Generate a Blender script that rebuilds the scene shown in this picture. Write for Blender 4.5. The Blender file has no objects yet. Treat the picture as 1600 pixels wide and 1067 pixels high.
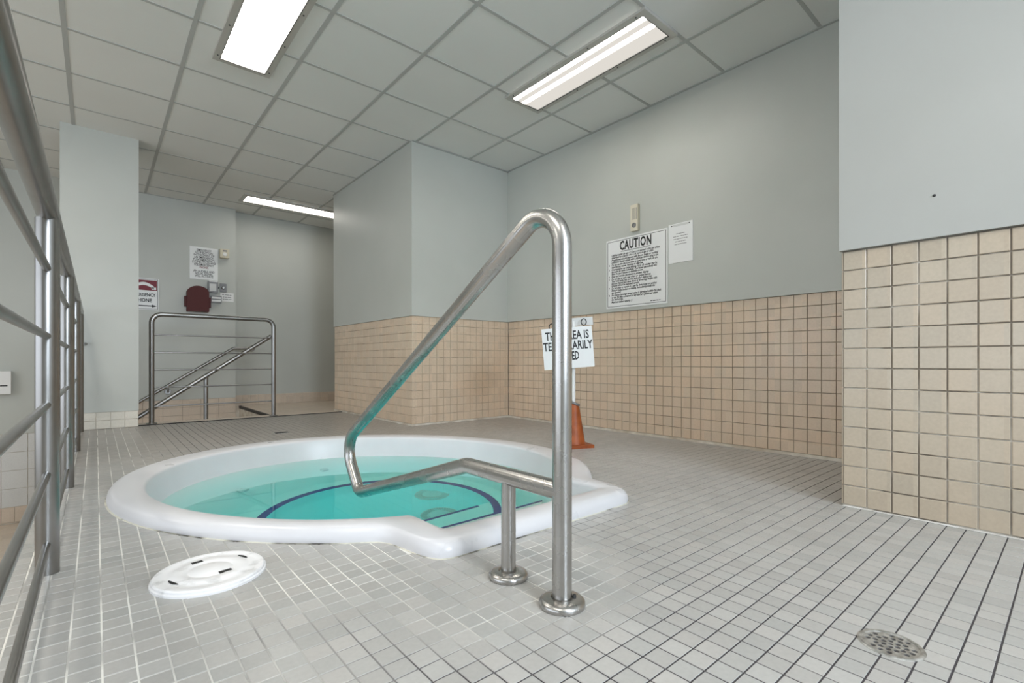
import bpy, bmesh, math, random
from mathutils import Vector, Matrix
random.seed(7)
C = bpy.context.scene.collection
PI = math.pi
# ------------------------------------------------------------------ camera, world, light, exposure
F_PX, HZ = 760.0, 565.0            # focal length in pixels, horizon row of the 1600x1067 frame
AL = math.atan(650 / F_PX)         # camera turned this far to the right of +y
CAM = Vector((0, 0, 0.6))
SA, CA = math.sin(AL), math.cos(AL)
cam = bpy.data.cameras.new('camera')
cam.lens = F_PX / 1600 * 36
cam.sensor_width = 36
cam.shift_y = (HZ - 533.5) / 1600
cam.clip_start = 0.02
co = bpy.data.objects.new('camera', cam)
co.location = CAM
co.rotation_euler = (PI / 2, 0, -AL)
C.objects.link(co)
bpy.context.scene.camera = co

sc = bpy.context.scene
sc.view_settings.view_transform = 'Standard'
sc.view_settings.look = 'None'
sc.view_settings.gamma = 1
sc.view_settings.use_curve_mapping = False
sc.view_settings.exposure = 0.10
w = bpy.data.worlds.new('world')
sc.world = w
w.use_nodes = True
w.node_tree.nodes['Background'].inputs[0].default_value = (0.62, 0.78, 1.0, 1)
w.node_tree.nodes['Background'].inputs[1].default_value = 1.0

def area(name, loc, rot, sx, sy, power, col):
    l = bpy.data.lights.new(name, 'AREA')
    l.shape = 'RECTANGLE'; l.size = sx; l.size_y = sy; l.energy = power; l.color = col
    o = bpy.data.objects.new(name, l)
    o.location = loc; o.rotation_euler = rot
    C.objects.link(o)
    return o
# daylight coming through the windows of the wall behind the camera and of the pool hall's left wall
area('window_daylight', (0.65, -3.30, 1.85), (PI / 2 - 0.15, 0, 0), 1.4, 1.2, 142, (0.78, 0.88, 1.0))
area('window_daylight', (-4.85, 1.5, 0.9), (PI / 2, 0, -PI / 2), 7.0, 2.2, 75, (0.97, 0.98, 1.0))
# unseen lamps added to brighten floor and ceiling, railing pair set by its shadow
for lx, ly in ((0.77, -1.0), (-0.45, 0.6), (-0.45, 3.1), (-2.9, 1.9), (-2.9, 5.2)):
    area('unseen_ceiling_lamp', (lx, ly, 2.63), (0, 0, 0), 0.27, 1.19, 19, (1.0, 0.95, 0.87))
LAMP = 7.0                         # radiance of the fluorescent lenses
LAMP_COL = (1.0, 0.95, 0.87, 1)

def w2p(x, y, z):
    d = SA * x + CA * y
    return (800 + F_PX * (CA * x - SA * y) / d, HZ - F_PX * (z - CAM.z) / d) if d > 0.05 else None
def at(px, py, d):
    """world point at depth d behind image point"""
    a = (px - 800) * d / F_PX
    return Vector((SA * d + CA * a, CA * d - SA * a, CAM.z + (HZ - py) * d / F_PX))

# ------------------------------------------------------------------ materials
def mat(name, col, rough=0.5, metal=0.0, **kw):
    m = bpy.data.materials.new(name)
    m.use_nodes = True
    b = m.node_tree.nodes['Principled BSDF']
    b.inputs['Base Color'].default_value = (*col, 1)
    b.inputs['Roughness'].default_value = rough
    b.inputs['Metallic'].default_value = metal
    for k, v in kw.items():
        b.inputs[k].default_value = v
    return m
def N(m, t, **kw):
    n = m.node_tree.nodes.new(t)
    for k, v in kw.items():
        setattr(n, k, v)
    return n
def L(m, a, b):
    m.node_tree.links.new(a, b)
def BS(m):
    return m.node_tree.nodes['Principled BSDF']
def noisy(m, c1, c2, scale=4.0, detail=4.0, stretch=(1, 1, 1), bump=0.0, bscale=None, lo=0.35, hi=0.65, rough=None):
    """colour between c1 and c2 by noise, optional bump and roughness range; world position coordinates"""
    g = N(m, 'ShaderNodeNewGeometry')
    mp = N(m, 'ShaderNodeMapping'); mp.inputs['Scale'].default_value = stretch
    L(m, g.outputs['Position'], mp.inputs['Vector'])
    n = N(m, 'ShaderNodeTexNoise'); n.inputs['Scale'].default_value = scale; n.inputs['Detail'].default_value = detail
    L(m, mp.outputs[0], n.inputs['Vector'])
    r = N(m, 'ShaderNodeValToRGB')
    r.color_ramp.elements[0].position = lo; r.color_ramp.elements[0].color = (*c1, 1)
    r.color_ramp.elements[1].position = hi; r.color_ramp.elements[1].color = (*c2, 1)
    L(m, n.outputs['Fac'], r.inputs[0]); L(m, r.outputs[0], BS(m).inputs['Base Color'])
    if rough:
        mr = N(m, 'ShaderNodeMapRange'); mr.inputs['To Min'].default_value = rough[0]; mr.inputs['To Max'].default_value = rough[1]
        L(m, n.outputs['Fac'], mr.inputs['Value']); L(m, mr.outputs[0], BS(m).inputs['Roughness'])
    if bump:
        n2 = N(m, 'ShaderNodeTexNoise'); n2.inputs['Scale'].default_value = bscale or scale * 6
        L(m, mp.outputs[0], n2.inputs['Vector'])
        bp = N(m, 'ShaderNodeBump'); bp.inputs['Strength'].default_value = bump; bp.inputs['Distance'].default_value = 0.002
        L(m, n2.outputs['Fac'], bp.inputs['Height']); L(m, bp.outputs[0], BS(m).inputs['Normal'])
    return m
def tile_mat(name, c, var, pitch, off, rough, tint=None, blotch=0.06):
    """each tile its own shade: white noise of the tile's cell, plus a broad blotch and a fine speckle"""
    m = mat(name, c, rough)
    g = N(m, 'ShaderNodeNewGeometry')
    s = N(m, 'ShaderNodeVectorMath', operation='SUBTRACT'); s.inputs[1].default_value = off
    d = N(m, 'ShaderNodeVectorMath', operation='DIVIDE'); d.inputs[1].default_value = pitch
    f = N(m, 'ShaderNodeVectorMath', operation='FLOOR')
    wn = N(m, 'ShaderNodeTexWhiteNoise', noise_dimensions='3D')
    L(m, g.outputs['Position'], s.inputs[0]); L(m, s.outputs[0], d.inputs[0]); L(m, d.outputs[0], f.inputs[0]); L(m, f.outputs[0], wn.inputs['Vector'])
    nz = N(m, 'ShaderNodeTexNoise'); nz.inputs['Scale'].default_value = 1.3; nz.inputs['Detail'].default_value = 5
    L(m, g.outputs['Position'], nz.inputs['Vector'])
    fine = N(m, 'ShaderNodeTexNoise'); fine.inputs['Scale'].default_value = 90; fine.inputs['Detail'].default_value = 3
    L(m, g.outputs['Position'], fine.inputs['Vector'])
    a = N(m, 'ShaderNodeMapRange'); a.inputs['To Min'].default_value = 1 - var; a.inputs['To Max'].default_value = 1 + var
    L(m, wn.outputs['Value'], a.inputs['Value'])
    b = N(m, 'ShaderNodeMapRange'); b.inputs['From Min'].default_value = 0.3; b.inputs['From Max'].default_value = 0.7
    b.inputs['To Min'].default_value = 1 - blotch; b.inputs['To Max'].default_value = 1 + blotch
    L(m, nz.outputs['Fac'], b.inputs['Value'])
    c2 = N(m, 'ShaderNodeMapRange'); c2.inputs['From Min'].default_value = 0.3; c2.inputs['From Max'].default_value = 0.7
    c2.inputs['To Min'].default_value = 0.96; c2.inputs['To Max'].default_value = 1.04
    L(m, fine.outputs['Fac'], c2.inputs['Value'])
    m1 = N(m, 'ShaderNodeMath', operation='MULTIPLY'); L(m, a.outputs[0], m1.inputs[0]); L(m, b.outputs[0], m1.inputs[1])
    m2 = N(m, 'ShaderNodeMath', operation='MULTIPLY'); L(m, m1.outputs[0], m2.inputs[0]); L(m, c2.outputs[0], m2.inputs[1])
    mx = N(m, 'ShaderNodeMix', data_type='RGBA')
    mx.inputs[6].default_value = (*c, 1); mx.inputs[7].default_value = (*(tint or c), 1)
    L(m, wn.outputs['Color'], mx.inputs[0])
    sc_ = N(m, 'ShaderNodeVectorMath', operation='SCALE')
    L(m, mx.outputs[2], sc_.inputs[0]); L(m, m2.outputs[0], sc_.inputs['Scale'])
    L(m, sc_.outputs[0], BS(m).inputs['Base Color'])
    return m

PITCH = 0.0523; FX0, FY0 = 1.003, 0.789      # floor mosaic grid
M = {}
M['paint'] = noisy(mat('paint', (.5, .5, .5), 0.42), (0.485, 0.50, 0.460), (0.52, 0.535, 0.495), 1.2, 3, bump=0.12, bscale=60)
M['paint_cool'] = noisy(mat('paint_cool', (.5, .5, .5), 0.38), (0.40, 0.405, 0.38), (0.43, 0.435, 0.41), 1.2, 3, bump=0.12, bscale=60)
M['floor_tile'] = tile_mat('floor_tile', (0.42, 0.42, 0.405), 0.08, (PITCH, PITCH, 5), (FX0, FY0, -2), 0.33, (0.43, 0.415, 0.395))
M['wall_tile'] = tile_mat('wall_tile', (0.66, 0.54, 0.41), 0.05, (0.0815, 0.0815, 0.0815), (0, 0.66, -0.0), 0.22, (0.67, 0.52, 0.38))
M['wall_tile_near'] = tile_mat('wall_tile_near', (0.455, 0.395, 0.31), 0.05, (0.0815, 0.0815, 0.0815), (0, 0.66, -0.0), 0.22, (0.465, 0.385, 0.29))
M['white_tile'] = tile_mat('white_tile', (0.66, 0.66, 0.64), 0.03, (0.2, 0.2, 0.2), (0, 0, -0.17), 0.25)
M['tan_tile'] = tile_mat('tan_tile', (0.62, 0.52, 0.42), 0.06, (0.1, 0.1, 0.1), (0, 0, 0), 0.3)
M['cream_tile'] = tile_mat('cream_tile', (0.70, 0.66, 0.57), 0.04, (0.1, 0.1, 0.1), (0, 0, 0), 0.3)
M['ceiling_tile'] = noisy(mat('ceiling_tile', (.5, .5, .5), 0.8), (0.72, 0.73, 0.70), (0.76, 0.77, 0.74), 1.0, 3, bump=0.25, bscale=160)
M['grid'] = mat('grid_metal', (0.44, 0.45, 0.43), 0.55)
M['wall_grout'] = noisy(mat('wall_grout', (.3, .25, .2), 0.9), (0.20, 0.165, 0.13), (0.46, 0.39, 0.32), 3.5, 5, lo=0.42, hi=0.60)
M['pier_grout'] = noisy(mat('pier_grout', (.3, .25, .2), 0.9), (0.30, 0.24, 0.18), (0.54, 0.46, 0.37), 1.6, 5, (4, 4, 9), lo=0.40, hi=0.52)
M['near_grout'] = noisy(mat('near_grout', (.3, .3, .2), 0.9), (0.27, 0.24, 0.20), (0.62, 0.59, 0.53), 4, 5, (1, 1.6, 0.5), lo=0.45, hi=0.55)
M['seam'] = noisy(mat('seam', (.5, .5, .5), 0.8), (0.05, 0.045, 0.035), (0.72, 0.70, 0.60), 7, 6, lo=0.38, hi=0.52)
M['caulk'] = noisy(mat('caulk', (.7, .66, .6), 0.6), (0.50, 0.43, 0.34), (0.72, 0.68, 0.60), 9, 4)
M['white_caulk'] = noisy(mat('white_caulk', (.8, .8, .8), 0.6), (0.55, 0.52, 0.46), (0.86, 0.85, 0.82), 14, 4)
M['dark'] = mat('dark_strip', (0.03, 0.03, 0.03), 0.6)
def steel(name, rough, stretch, base=0.50):
    m = mat(name, (base, base * 0.985, base * 0.955), rough, 1.0)
    tc = N(m, 'ShaderNodeTexCoord')
    mp = N(m, 'ShaderNodeMapping'); mp.inputs['Scale'].default_value = stretch
    n = N(m, 'ShaderNodeTexNoise'); n.inputs['Scale'].default_value = 14; n.inputs['Detail'].default_value = 3
    L(m, tc.outputs['Object'], mp.inputs[0]); L(m, mp.outputs[0], n.inputs['Vector'])
    mr = N(m, 'ShaderNodeMapRange'); mr.inputs['To Min'].default_value = rough - 0.04; mr.inputs['To Max'].default_value = rough + 0.06
    L(m, n.outputs['Fac'], mr.inputs['Value']); L(m, mr.outputs[0], BS(m).inputs['Roughness'])
    r = N(m, 'ShaderNodeValToRGB')
    r.color_ramp.elements[0].position = 0.3; r.color_ramp.elements[0].color = (base * 0.94, base * 0.92, base * 0.88, 1)
    r.color_ramp.elements[1].position = 0.6; r.color_ramp.elements[1].color = (base * 1.1, base * 1.08, base * 1.05, 1)
    n2 = N(m, 'ShaderNodeTexNoise'); n2.inputs['Scale'].default_value = 6; n2.inputs['Detail'].default_value = 4
    L(m, tc.outputs['Object'], n2.inputs['Vector'])
    L(m, n2.outputs['Fac'], r.inputs[0]); L(m, r.outputs[0], BS(m).inputs['Base Color'])
    return m
M['steel'] = steel('brushed_steel', 0.26, (1, 1, 1), 0.46)
M['steel_dark'] = steel('railing_steel', 0.30, (1, 1, 1), 0.29)
M['screw'] = mat('screw', (0.05, 0.05, 0.05), 0.5, 0.6)
M['frame'] = mat('lamp_frame', (0.50, 0.49, 0.45), 0.35, 0.2)
M['gelcoat'] = noisy(mat('gelcoat', (.8, .8, .8), 0.25), (0.66, 0.66, 0.68), (0.71, 0.71, 0.73), 3, 4, rough=(0.2, 0.4))
M['pool'] = mat('pool_gelcoat', (0.90, 0.96, 0.92), 0.35)
M['well'] = mat('footwell_gelcoat', (0.40, 0.93, 0.95), 0.35)
M['navy'] = mat('navy_band', (0.006, 0.035, 0.24), 0.4)
M['drain_plastic'] = mat('drain_plastic', (0.62, 0.74, 0.72), 0.4)
M['orange'] = noisy(mat('cone_orange', (.6, .2, .05), 0.5), (0.25, 0.055, 0.01), (0.42, 0.10, 0.018), 14, 5)
M['white'] = mat('white_plastic', (0.80, 0.80, 0.78), 0.4)
M['sign'] = mat('sign_board', (0.80, 0.81, 0.80), 0.35)
M['black'] = mat('black_print', (0.012, 0.012, 0.012), 0.5)
M['maroon_print'] = mat('maroon_print', (0.20, 0.015, 0.03), 0.5)
M['maroon'] = mat('phone_cover', (0.075, 0.005, 0.004), 0.6)
M['beige'] = mat('beige_plastic', (0.60, 0.55, 0.42), 0.45)
M['cream'] = mat('cream_plastic', (0.66, 0.62, 0.50), 0.45)
M['grey_box'] = mat('grey_box', (0.20, 0.20, 0.20), 0.4, 0.3)
M['clear'] = mat('pale_board', (0.62, 0.63, 0.61), 0.3)
M['lid'] = noisy(mat('skimmer_lid', (.8, .8, .8), 0.45), (0.60, 0.60, 0.60), (0.83, 0.83, 0.84), 22, 6, lo=0.30, hi=0.45)
M['lid_dirt'] = mat('lid_slot', (0.015, 0.015, 0.015), 0.8)
M['drain'] = noisy(mat('drain_metal', (.4, .4, .4), 0.4, 0.8), (0.34, 0.33, 0.31), (0.66, 0.66, 0.64), 60, 5)
M['wood'] = mat('plaster_back', (0.5, 0.5, 0.48), 0.7)
# floor grout: pale where it has been renewed (left strip, in front of the tub), dark elsewhere
m = M['floor_grout'] = mat('floor_grout', (.2, .2, .2), 0.9)
g = N(m, 'ShaderNodeNewGeometry'); sx = N(m, 'ShaderNodeSeparateXYZ'); L(m, g.outputs['Position'], sx.inputs[0])
a = N(m, 'ShaderNodeMapRange'); a.inputs['From Min'].default_value = 0.50; a.inputs['From Max'].default_value = 0.12
L(m, sx.outputs['X'], a.inputs['Value'])
def blob(cx, cy, r0, r1):
    d = N(m, 'ShaderNodeVectorMath', operation='DISTANCE'); d.inputs[1].default_value = (cx, cy, 0)
    L(m, g.outputs['Position'], d.inputs[0])
    q = N(m, 'ShaderNodeMapRange'); q.inputs['From Min'].default_value = r1; q.inputs['From Max'].default_value = r0
    L(m, d.outputs['Value'], q.inputs['Value'])
    return q
def mx_(a_, b_, op='MAXIMUM'):
    q = N(m, 'ShaderNodeMath', operation=op); q.use_clamp = True
    L(m, a_.outputs[0], q.inputs[0]); L(m, b_.outputs[0], q.inputs[1])
    return q
wh = mx_(mx_(a, blob(0.87, 1.08, 0.22, 0.46)), blob(0.55, 1.50, 0.20, 0.5))
nz = N(m, 'ShaderNodeTexNoise'); nz.inputs['Scale'].default_value = 3.2; nz.inputs['Detail'].default_value = 5
L(m, g.outputs['Position'], nz.inputs['Vector'])
nr = N(m, 'ShaderNodeMapRange'); nr.inputs['From Min'].default_value = 0.35; nr.inputs['From Max'].default_value = 0.52; nr.inputs['To Min'].default_value = 0.4
L(m, nz.outputs['Fac'], nr.inputs['Value'])
fac = mx_(wh, nr, 'MULTIPLY')
mc = N(m, 'ShaderNodeMix', data_type='RGBA'); mc.inputs[6].default_value = (0.06, 0.055, 0.06, 1); mc.inputs[7].default_value = (0.86, 0.85, 0.80, 1)
L(m, fac.outputs[0], mc.inputs[0]); L(m, mc.outputs[2], BS(m).inputs['Base Color'])
# water: refracting surface, absorbing body
m = M['water'] = bpy.data.materials.new('water'); m.use_nodes = True
b = BS(m); b.inputs['Base Color'].default_value = (0.93, 1, 1, 1); b.inputs['Roughness'].default_value = 0.0
b.inputs['IOR'].default_value = 1.33; b.inputs['Transmission Weight'].default_value = 1.0
va = N(m, 'ShaderNodeVolumeAbsorption'); va.inputs['Color'].default_value = (0.0, 0.99, 0.975, 1); va.inputs['Density'].default_value = 0.95
L(m, va.outputs[0], m.node_tree.nodes['Material Output'].inputs['Volume'])
# lamp lens: brighter along the tubes behind it
def lens_mat(name, along, centre, half, tubes, base, peak, width):
    m = bpy.data.materials.new(name); m.use_nodes = True
    nt = m.node_tree
    nt.nodes.remove(BS(m))
    e = N(m, 'ShaderNodeEmission'); e.inputs['Color'].default_value = LAMP_COL
    g = N(m, 'ShaderNodeNewGeometry'); s = N(m, 'ShaderNodeSeparateXYZ'); L(m, g.outputs['Position'], s.inputs[0])
    src = s.outputs['X' if along == 'y' else 'Y']
    tot = None
    for t in tubes:
        q = N(m, 'ShaderNodeMath', operation='SUBTRACT'); L(m, src, q.inputs[0]); q.inputs[1].default_value = centre + t
        ab = N(m, 'ShaderNodeMath', operation='ABSOLUTE'); L(m, q.outputs[0], ab.inputs[0])
        mr = N(m, 'ShaderNodeMapRange', interpolation_type='SMOOTHSTEP'); mr.inputs['From Min'].default_value = width; mr.inputs['From Max'].default_value = 0.0
        mr.inputs['To Min'].default_value = 0; mr.inputs['To Max'].default_value = 1
        L(m, ab.outputs[0], mr.inputs['Value'])
        if tot is None: tot = mr
        else:
            mm = N(m, 'ShaderNodeMath', operation='MAXIMUM'); L(m, tot.outputs[0], mm.inputs[0]); L(m, mr.outputs[0], mm.inputs[1]); tot = mm
    st = N(m, 'ShaderNodeMapRange'); st.inputs['To Min'].default_value = base; st.inputs['To Max'].default_value = peak
    L(m, tot.outputs[0], st.inputs['Value']); L(m, st.outputs[0], e.inputs['Strength'])
    L(m, e.outputs[0], nt.nodes['Material Output'].inputs['Surface'])
    return m

# ------------------------------------------------------------------ geometry helpers
def link(name, me, material=None, parent=None, smooth=False):
    o = bpy.data.objects.new(name, me)
    C.objects.link(o)
    if material is not None and not me.materials:
        me.materials.append(material)
    if smooth and len(me.polygons) and not me.polygons[0].use_smooth:
        me.polygons.foreach_set('use_smooth', [True] * len(me.polygons))
    if parent is not None:
        o.parent = parent
    return o
def pyd(name, v, f, material=None, parent=None, smooth=False):
    me = bpy.data.meshes.new(name)
    me.from_pydata([tuple(p) for p in v], [], f)
    me.update()
    return link(name, me, material, parent, smooth)
def bobj(name, bm, material=None, parent=None, smooth=False, bevel=0.0, seg=2):
    if bevel:
        es = [e for e in bm.edges if len(e.link_faces) == 2 and e.calc_face_angle(0) > 0.5]
        bmesh.ops.bevel(bm, geom=es, offset=bevel, segments=seg, affect='EDGES', profile=0.5)
    bmesh.ops.recalc_face_normals(bm, faces=bm.faces)
    me = bpy.data.meshes.new(name)
    bm.to_mesh(me); bm.free()
    o = link(name, me, material, parent)
    if smooth:
        for p in me.polygons: p.use_smooth = True
        try: me.set_sharp_from_angle(angle=0.7)
        except Exception: pass
    return o
def addbox(bm, x0, x1, y0, y1, z0, z1, mtx=None):
    vs = [Vector((x, y, z)) for z in (z0, z1) for y in (y0, y1) for x in (x0, x1)]
    if mtx: vs = [mtx @ v for v in vs]
    v = [bm.verts.new(p) for p in vs]
    for f in ((0, 2, 3, 1), (4, 5, 7, 6), (0, 1, 5, 4), (2, 6, 7, 3), (0, 4, 6, 2), (1, 3, 7, 5)):
        bm.faces.new([v[i] for i in f])
def box(name, x0, x1, y0, y1, z0, z1, material, parent=None, bevel=0.0, mtx=None):
    bm = bmesh.new(); addbox(bm, x0, x1, y0, y1, z0, z1, mtx)
    return bobj(name, bm, material, parent, bevel > 0, bevel)
def addtube(bm, pts, r, n=20, caps=True, closed=False):
    pts = [Vector(p) for p in pts]
    k = len(pts)
    tang = []
    for i in range(k):
        if closed: t = pts[(i + 1) % k] - pts[i - 1]
        else: t = pts[min(i + 1, k - 1)] - pts[max(i - 1, 0)]
        tang.append(t.normalized())
    up = Vector((0, 0, 1)) if abs(tang[0].z) < 0.9 else Vector((1, 0, 0))
    nrm = (up - tang[0] * up.dot(tang[0])).normalized()
    rings = []
    for i in range(k):
        nrm = (nrm - tang[i] * nrm.dot(tang[i])).normalized()
        bi = tang[i].cross(nrm)
        rr = r[i] if isinstance(r, (list, tuple)) else r
        rings.append([bm.verts.new(pts[i] + rr * (math.cos(2 * PI * j / n) * nrm + math.sin(2 * PI * j / n) * bi)) for j in range(n)])
    for i in range(k if closed else k - 1):
        a, b = rings[i], rings[(i + 1) % k]
        for j in range(n):
            bm.faces.new((a[j], a[(j + 1) % n], b[(j + 1) % n], b[j]))
    if caps and not closed:
        bm.faces.new(rings[0][::-1]); bm.faces.new(rings[-1])
def tube(name, pts, r, material, parent=None, n=20):
    bm = bmesh.new(); addtube(bm, pts, r, n)
    return bobj(name, bm, material, parent, True)
def addlathe(bm, prof, c=(0, 0, 0), n=32, axis='z', mtx=None):
    """prof: (radius, height) pairs; closes on the axis at radius 0"""
    rings = []
    for r, h in prof:
        if r < 1e-6:
            p = [Vector((0, 0, h))]
        else:
            p = [Vector((r * math.cos(2 * PI * j / n), r * math.sin(2 * PI * j / n), h)) for j in range(n)]
        if mtx: p = [mtx @ q for q in p]
        rings.append([bm.verts.new(q + Vector(c)) for q in p])
    for a, b in zip(rings, rings[1:]):
        for j in range(n):
            if len(a) == 1 and len(b) > 1: bm.faces.new((a[0], b[j], b[(j + 1) % n]))
            elif len(b) == 1 and len(a) > 1: bm.faces.new((a[j], a[(j + 1) % n], b[0]))
            elif len(a) > 1: bm.faces.new((a[j], a[(j + 1) % n], b[(j + 1) % n], b[j]))
def lathe(name, prof, c, material, parent=None, n=32, mtx=None):
    bm = bmesh.new(); addlathe(bm, prof, c, n, 'z', mtx)
    return bobj(name, bm, material, parent, True)
def arc(pts, r, seg=8):
    """polyline with its inner corners rounded to radius r (list or number)"""
    pts = [Vector(p) for p in pts]
    out = [pts[0]]
    for i in range(1, len(pts) - 1):
        rr = r[i - 1] if isinstance(r, (list, tuple)) else r
        p, a, b = pts[i], (pts[i - 1] - pts[i]).normalized(), (pts[i + 1] - pts[i]).normalized()
        ang = a.angle(b)
        t = rr / math.tan(ang / 2)
        c = p + (a + b).normalized() * (rr / math.sin(ang / 2))
        s, e = p + a * t - c, p + b * t - c
        tot = s.angle(e); ax = s.cross(e).normalized()
        for j in range(seg + 1):
            out.append(c + Matrix.Rotation(tot * j / seg, 3, ax) @ s)
    out.append(pts[-1])
    return out
def thing(name, label, cat, loc=(0, 0, 0), group=None):
    o = bpy.data.objects.new(name, None)
    o.empty_display_size = 0.05
    C.objects.link(o); o.location = loc
    o['label'] = label; o['category'] = cat
    if group: o['group'] = group
    return o
def adopt(root, *kids):
    """parent world-built meshes to an Empty that is not at the origin"""
    for k in kids:
        k.parent = root
        k.matrix_parent_inverse = Matrix.Translation(-root.location)
def tag(o, label, cat, group=None):
    o['label'] = label; o['category'] = cat
    if group: o['group'] = group
    return o
def struct(o, label=None):
    o['kind'] = 'structure'
    if label: o['label'] = label
    return o
def text(name, body, size, mtx, material, parent, align='CENTER', sx=1.0, bold=0.0, shear=0.0, space=1.0, line=1.0):
    cu = bpy.data.curves.new(name, 'FONT')
    cu.body = body; cu.size = size; cu.align_x = align; cu.offset = bold; cu.shear = shear
    cu.space_character = space; cu.space_line = line; cu.resolution_u = 2
    cu.materials.append(material)
    o = bpy.data.objects.new(name, cu); C.objects.link(o)
    o.parent = parent
    o.matrix_parent_inverse = Matrix.Translation(-parent.location) if parent else Matrix()
    o.matrix_basis = mtx @ Matrix.Diagonal((sx, 1, 1, 1))
    return o
def face_mtx(origin, right, up=(0, 0, 1)):
    r = Vector(right).normalized(); u = Vector(up).normalized(); n = r.cross(u)
    return Matrix(((r.x, u.x, n.x, origin[0]), (r.y, u.y, n.y, origin[1]), (r.z, u.z, n.z, origin[2]), (0, 0, 0, 1)))

# ------------------------------------------------------------------ tiling: pieces as parts, the overflow joined
def tile_fv(w_, h_, t, ch, O, U, V):
    """one chamfered tile: corner O, edges U and V (unit), outward normal U x V, top face at the surface"""
    Nn = U.cross(V)
    ring = lambda i, n: [O + U * i + V * i + Nn * n, O + U * (w_ - i) + V * i + Nn * n, O + U * (w_ - i) + V * (h_ - i) + Nn * n, O + U * i + V * (h_ - i) + Nn * n]
    vs = ring(0, -t) + ring(0, -ch) + ring(ch, 0)
    fs = [(8, 9, 10, 11)]
    for k in (0, 4):
        for j in range(4):
            fs.append((k + j, k + (j + 1) % 4, k + 4 + (j + 1) % 4, k + 4 + j))
    return vs, fs
def lay(parent, O, U, V, cells, t, material, limit=300, name='tile', ch=0.0012, minpx=9, jit=0.0):
    """cells: (u0, u1, v0, v1) in metres. The ones that show largest become parts, the rest one joined part."""
    O, U, V = Vector(O), Vector(U), Vector(V)
    Nn = U.cross(V)
    rank = []
    for c in cells:
        p = O + U * (c[0] + c[1]) / 2 + V * (c[2] + c[3]) / 2
        q = [w2p(*(O + U * a + V * b)) for a, b in ((c[0], c[2]), (c[1], c[2]), (c[1], c[3]), (c[0], c[3]))]
        s = 0
        if all(q):
            cx, cy = sum(a[0] for a in q) / 4, sum(a[1] for a in q) / 4
            ar = abs(sum(q[i][0] * q[(i + 1) % 4][1] - q[(i + 1) % 4][0] * q[i][1] for i in range(4))) / 2
            if -10 < cx < 1610 and -10 < cy < 1077 and ar > minpx * minpx * 0.4: s = ar
        rank.append((s, c))
    rank.sort(key=lambda k: -k[0])
    cache = {}
    V_, F_ = [], []
    for i, (s, c) in enumerate(rank):
        w_, h_ = c[1] - c[0], c[3] - c[2]
        if i < limit and s > 0:
            key = (round(w_, 4), round(h_, 4))
            if key not in cache:
                v, f = tile_fv(w_, h_, t, ch, Vector((0, 0, 0)), U, V)
                me = bpy.data.meshes.new(name); me.from_pydata([tuple(p) for p in v], [], f); me.materials.append(material); me.update()
                cache[key] = me
            o = bpy.data.objects.new(name, cache[key]); C.objects.link(o); o.parent = parent
            o.location = O + U * c[0] + V * c[2] + Nn * random.uniform(-jit, jit)
        else:
            v, f = tile_fv(w_, h_, t, ch, O + U * c[0] + V * c[2] + Nn * random.uniform(-jit, jit), U, V)
            k = len(V_); V_ += v; F_ += [tuple(a + k for a in q) for q in f]
    if V_:
        o = pyd(name, V_, F_, material, parent)
        o['kind'] = 'stuff'
def grid(u0, u1, v0, v1, pu, pv, ju=0.003, jv=0.003, ou=0.0, ov=0.0, keep=None):
    """cells of a grid clipped to a rectangle; ou/ov a grid line's position"""
    out = []
    i0, i1 = math.floor((u0 - ou) / pu), math.ceil((u1 - ou) / pu)
    k0, k1 = math.floor((v0 - ov) / pv + 1e-6), math.ceil((v1 - ov) / pv - 1e-6)
    for i in range(i0, i1):
        a, b = max(ou + i * pu + ju / 2, u0 + ju / 4), min(ou + (i + 1) * pu - ju / 2, u1 - ju / 4)
        if b - a < 0.004: continue
        for k in range(k0, k1):
            c, d = max(ov + k * pv + jv / 2, v0 + jv / 4), min(ov + (k + 1) * pv - jv / 2, v1 - jv / 4)
            if d - c < 0.004: continue
            if keep and not keep((a + b) / 2, (c + d) / 2): continue
            out.append((a, b, c, d))
    return out

# ------------------------------------------------------------------ tub outline (seen from above, about its centre)
TC = Vector((1.12, 2.50))
NA = 720
def gauss(r, s):
    k = max(1, int(3 * s)); ws = [math.exp(-0.5 * (i / s) ** 2) for i in range(-k, k + 1)]; t = sum(ws)
    return [sum(r[(i + j - k) % NA] * ws[j] for j in range(2 * k + 1)) / t for i in range(NA)]
def outline(co_, bay, sm):
    out = []
    for i in range(NA):
        t = 2 * PI * i / NA
        r = co_[0] + co_[1] * math.cos(t) + co_[2] * math.sin(t) + co_[3] * math.cos(2 * t) + co_[4] * math.sin(2 * t)
        if bay and math.sin(t) < -0.3:
            dx, dy = math.cos(t), math.sin(t)
            q = (bay[2] - TC.y) / dy
            if dx < 0: q = min(q, (bay[0] - TC.x) / dx)
            if dx > 0: q = min(q, (bay[1] - TC.x) / dx)
            r = max(r, q)
        out.append(r)
    return gauss(out, sm)
OUT = outline((1.115, 0.012, 0.018, -0.030, -0.078), (0.755, 1.775, 1.245), 4.0)
INN = outline((0.970, -0.005, 0.0, -0.025, -0.057), (0.865, 1.675, 1.365), 1.2)
def ring_pts(rs, z):
    return [Vector((TC.x + rs[i] * math.cos(2 * PI * i / NA), TC.y + rs[i] * math.sin(2 * PI * i / NA), z)) for i in range(NA)]
def inside(rs, x, y, m=0.0):
    dx, dy = x - TC.x, y - TC.y
    i = int(round(math.atan2(dy, dx) / (2 * PI) * NA)) % NA
    return math.hypot(dx, dy) < rs[i] - m
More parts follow.
